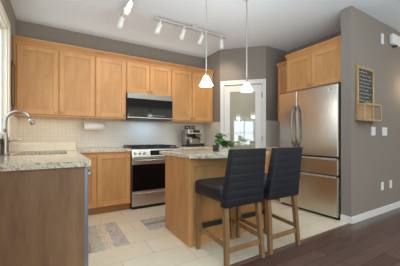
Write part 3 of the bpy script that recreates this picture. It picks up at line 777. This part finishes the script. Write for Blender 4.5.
plate('light_switch', 'white light switch right of the one below the chalkboard', 'switch', 4.05, 1.165, .150, .118, 3, 'white light switches')
plate('wall_outlet', 'white wall outlet low on the right wall, nearer the refrigerator', 'outlet', 3.975, .383, .075, .118, 1, 'white wall outlets')
plate('wall_outlet', 'white wall outlet low on the right wall, farther from the refrigerator', 'outlet', 4.25, .383, .075, .118, 1, 'white wall outlets')
ch = thing('door_sensor', 'slim white plate high on the right wall', 'sensor', (3.97, YW, 2.50))
obj('cover', MB().box(3.925, 3.985, YW-.022, YW-.0005, 2.405, 2.555, .006, 2), 'white_plastic', ch)
al = thing('alarm_box', 'white rounded alarm box high on the right wall', 'alarm', (4.35, YW, 2.50))
obj('housing', MB().box(4.19, 4.475, YW-.06, YW-.0005, 2.455, 2.605, .018, 3), 'white_plastic', al)
obj('sensor_eye', MB().lathe([(.03, 0), (.03, .018), (.001, .02)], (4.33, YW-.03, 2.432), 14), 'dark_grey', al)

# ------------------------------------------------------------------ pendants and track lights
def pendant(x, y, label, zb=1.616):
    o = thing('pendant_lamp', label, 'lamp', (x, y, zb), 'glass pendants over the island')
    s = MB().lathe([(.073, 0), (.070, .012), (.032, .09), (.026, .102), (.022, .102), (.028, .089), (.066, .012), (.068, .002)], (x, y, zb), 32)
    bmesh.ops.delete(s.bm, geom=[f for f in s.bm.faces if len(f.verts) > 8], context='FACES_ONLY')
    obj('lamp_shade', s, 'shade_glow', o)
    obj('cap', MB().lathe([(.022, 0), (.022, .01), (.012, .02), (.008, .035), (.006, .05)], (x, y, zb+.1025), 20), 'nickel', o)
    obj('rod', MB().lathe([(.0065, 0), (.0065, HC-zb-.1535-.022)], (x, y, zb+.153), 10), 'rod_metal', o)
    obj('canopy', MB().lathe([(.06, 0), (.06, .018), (.05, .0205)], (x, y, HC-.0215), 24), 'nickel', o)
    obj('bulb', MB().lathe([(.004, 0), (.022, .012), (.026, .03), (.018, .055), (.012, .07)], (x, y, zb+.022), 16), 'bulb_glow', o)
    l = bpy.data.lights.new('pendant_light', 'POINT'); l.energy = 2.1; l.color = (1, .96, .82); l.shadow_soft_size = .04
    lo = bpy.data.objects.new('pendant_light', l); lo.location = (0, 0, -.03); lo.parent = o; COL.objects.link(lo)
pendant(1.325, 2.075, 'white glass cone pendant lamp over the island, nearer the microwave')
pendant(1.885, 2.075, 'white glass cone pendant lamp over the island, before the pantry door')
def track(label, p0, p1):
    o = thing('track_light', label, 'track light', ((p0[0]+p1[0])/2, (p0[1]+p1[1])/2, 2.69), 'ceiling track lights')
    r = MB(); x0, x1 = min(p0[0], p1[0]), max(p0[0], p1[0]); y0, y1 = min(p0[1], p1[1]), max(p0[1], p1[1])
    r.box(x0-.013, x1+.013, y0-.013, y1+.013, 2.668, 2.690, .003)
    obj('rail', r, 'track_metal', o)
    mx, my = (x0+x1)/2, (y0+y1)/2
    obj('feed_canopy', MB().lathe([(.045, 0), (.05, .006), (.05, HC-2.6915)], (mx, my, 2.6905), 24), 'track_metal', o)
    return o
def head(o, x, y, aim, power=6.3):
    aim = Vector(aim).normalized(); pv = Vector((x, y, 2.615))
    hd = obj('spot_head', MB().tube([pv-aim*.012, pv-aim*.008, pv+aim*.02, pv+aim*.075, pv+aim*.08, pv+aim*.13], [.012, .026, .029, .029, .036, .037], 18), 'white_metal', o)
    obj('stem', MB().lathe([(.009, 0), (.009, .046), (.016, .048), (.016, .0525)], (x, y, 2.615), 12), 'white_metal', hd)
    q = pv+aim*.1305
    obj('bulb', MB().tube([q, q+aim*.002], [.026, .022], 16), 'spot_glow', hd)
    l = bpy.data.lights.new('track_spot', 'SPOT'); l.energy = power; l.color = (1, .86, .66); l.spot_size = R(95); l.spot_blend = .9; l.shadow_soft_size = .05
    lo = bpy.data.objects.new('track_spot', l); COL.objects.link(lo); lo.location = q+aim*.02
    lo.rotation_euler = aim.to_track_quat('-Z', 'Y').to_euler()
t1 = track('white track light rail over the range side of the kitchen', (1.13, 3.02), (2.31, 3.05))
for x, aim in ((1.20, (-.25, .75, -.9)), (1.56, (-.1, .75, -.9)), (1.87, (-.1, .75, -.9)), (2.22, (.42, .5, -.62))): head(t1, x, 3.035, aim, 18 if x > 2 else 6.8)
t2 = track('white track light rail over the sink side of the kitchen', (.715, 2.05), (.715, 3.17))
for y, aim in ((2.2, (-.5, .0, -1)), (2.72, (-.4, .25, -1)), (3.12, (-.25, .6, -1))): head(t2, .715, y, aim)

# lamps that belong to the place: under-cabinet strip in the sink corner, hood lamp, wall lamp beyond the frame
area('under_cabinet_lamp', (-.12, 3.99, 1.355), (0, 0, 0), .66, .05, .34, (1.0, .94, .72))
area('hood_lamp', (1.32, 3.95, 1.366), (0, 0, 0), .4, .06, 1.25, (.30, .58, 1.0))
wl = bpy.data.lights.new('wall_lamp', 'POINT'); wl.energy = 2.8; wl.color = (1, .78, .42); wl.shadow_soft_size = .06
wo = bpy.data.objects.new('wall_lamp', wl); wo.location = (4.62, 1.33, 1.86); COL.objects.link(wo)
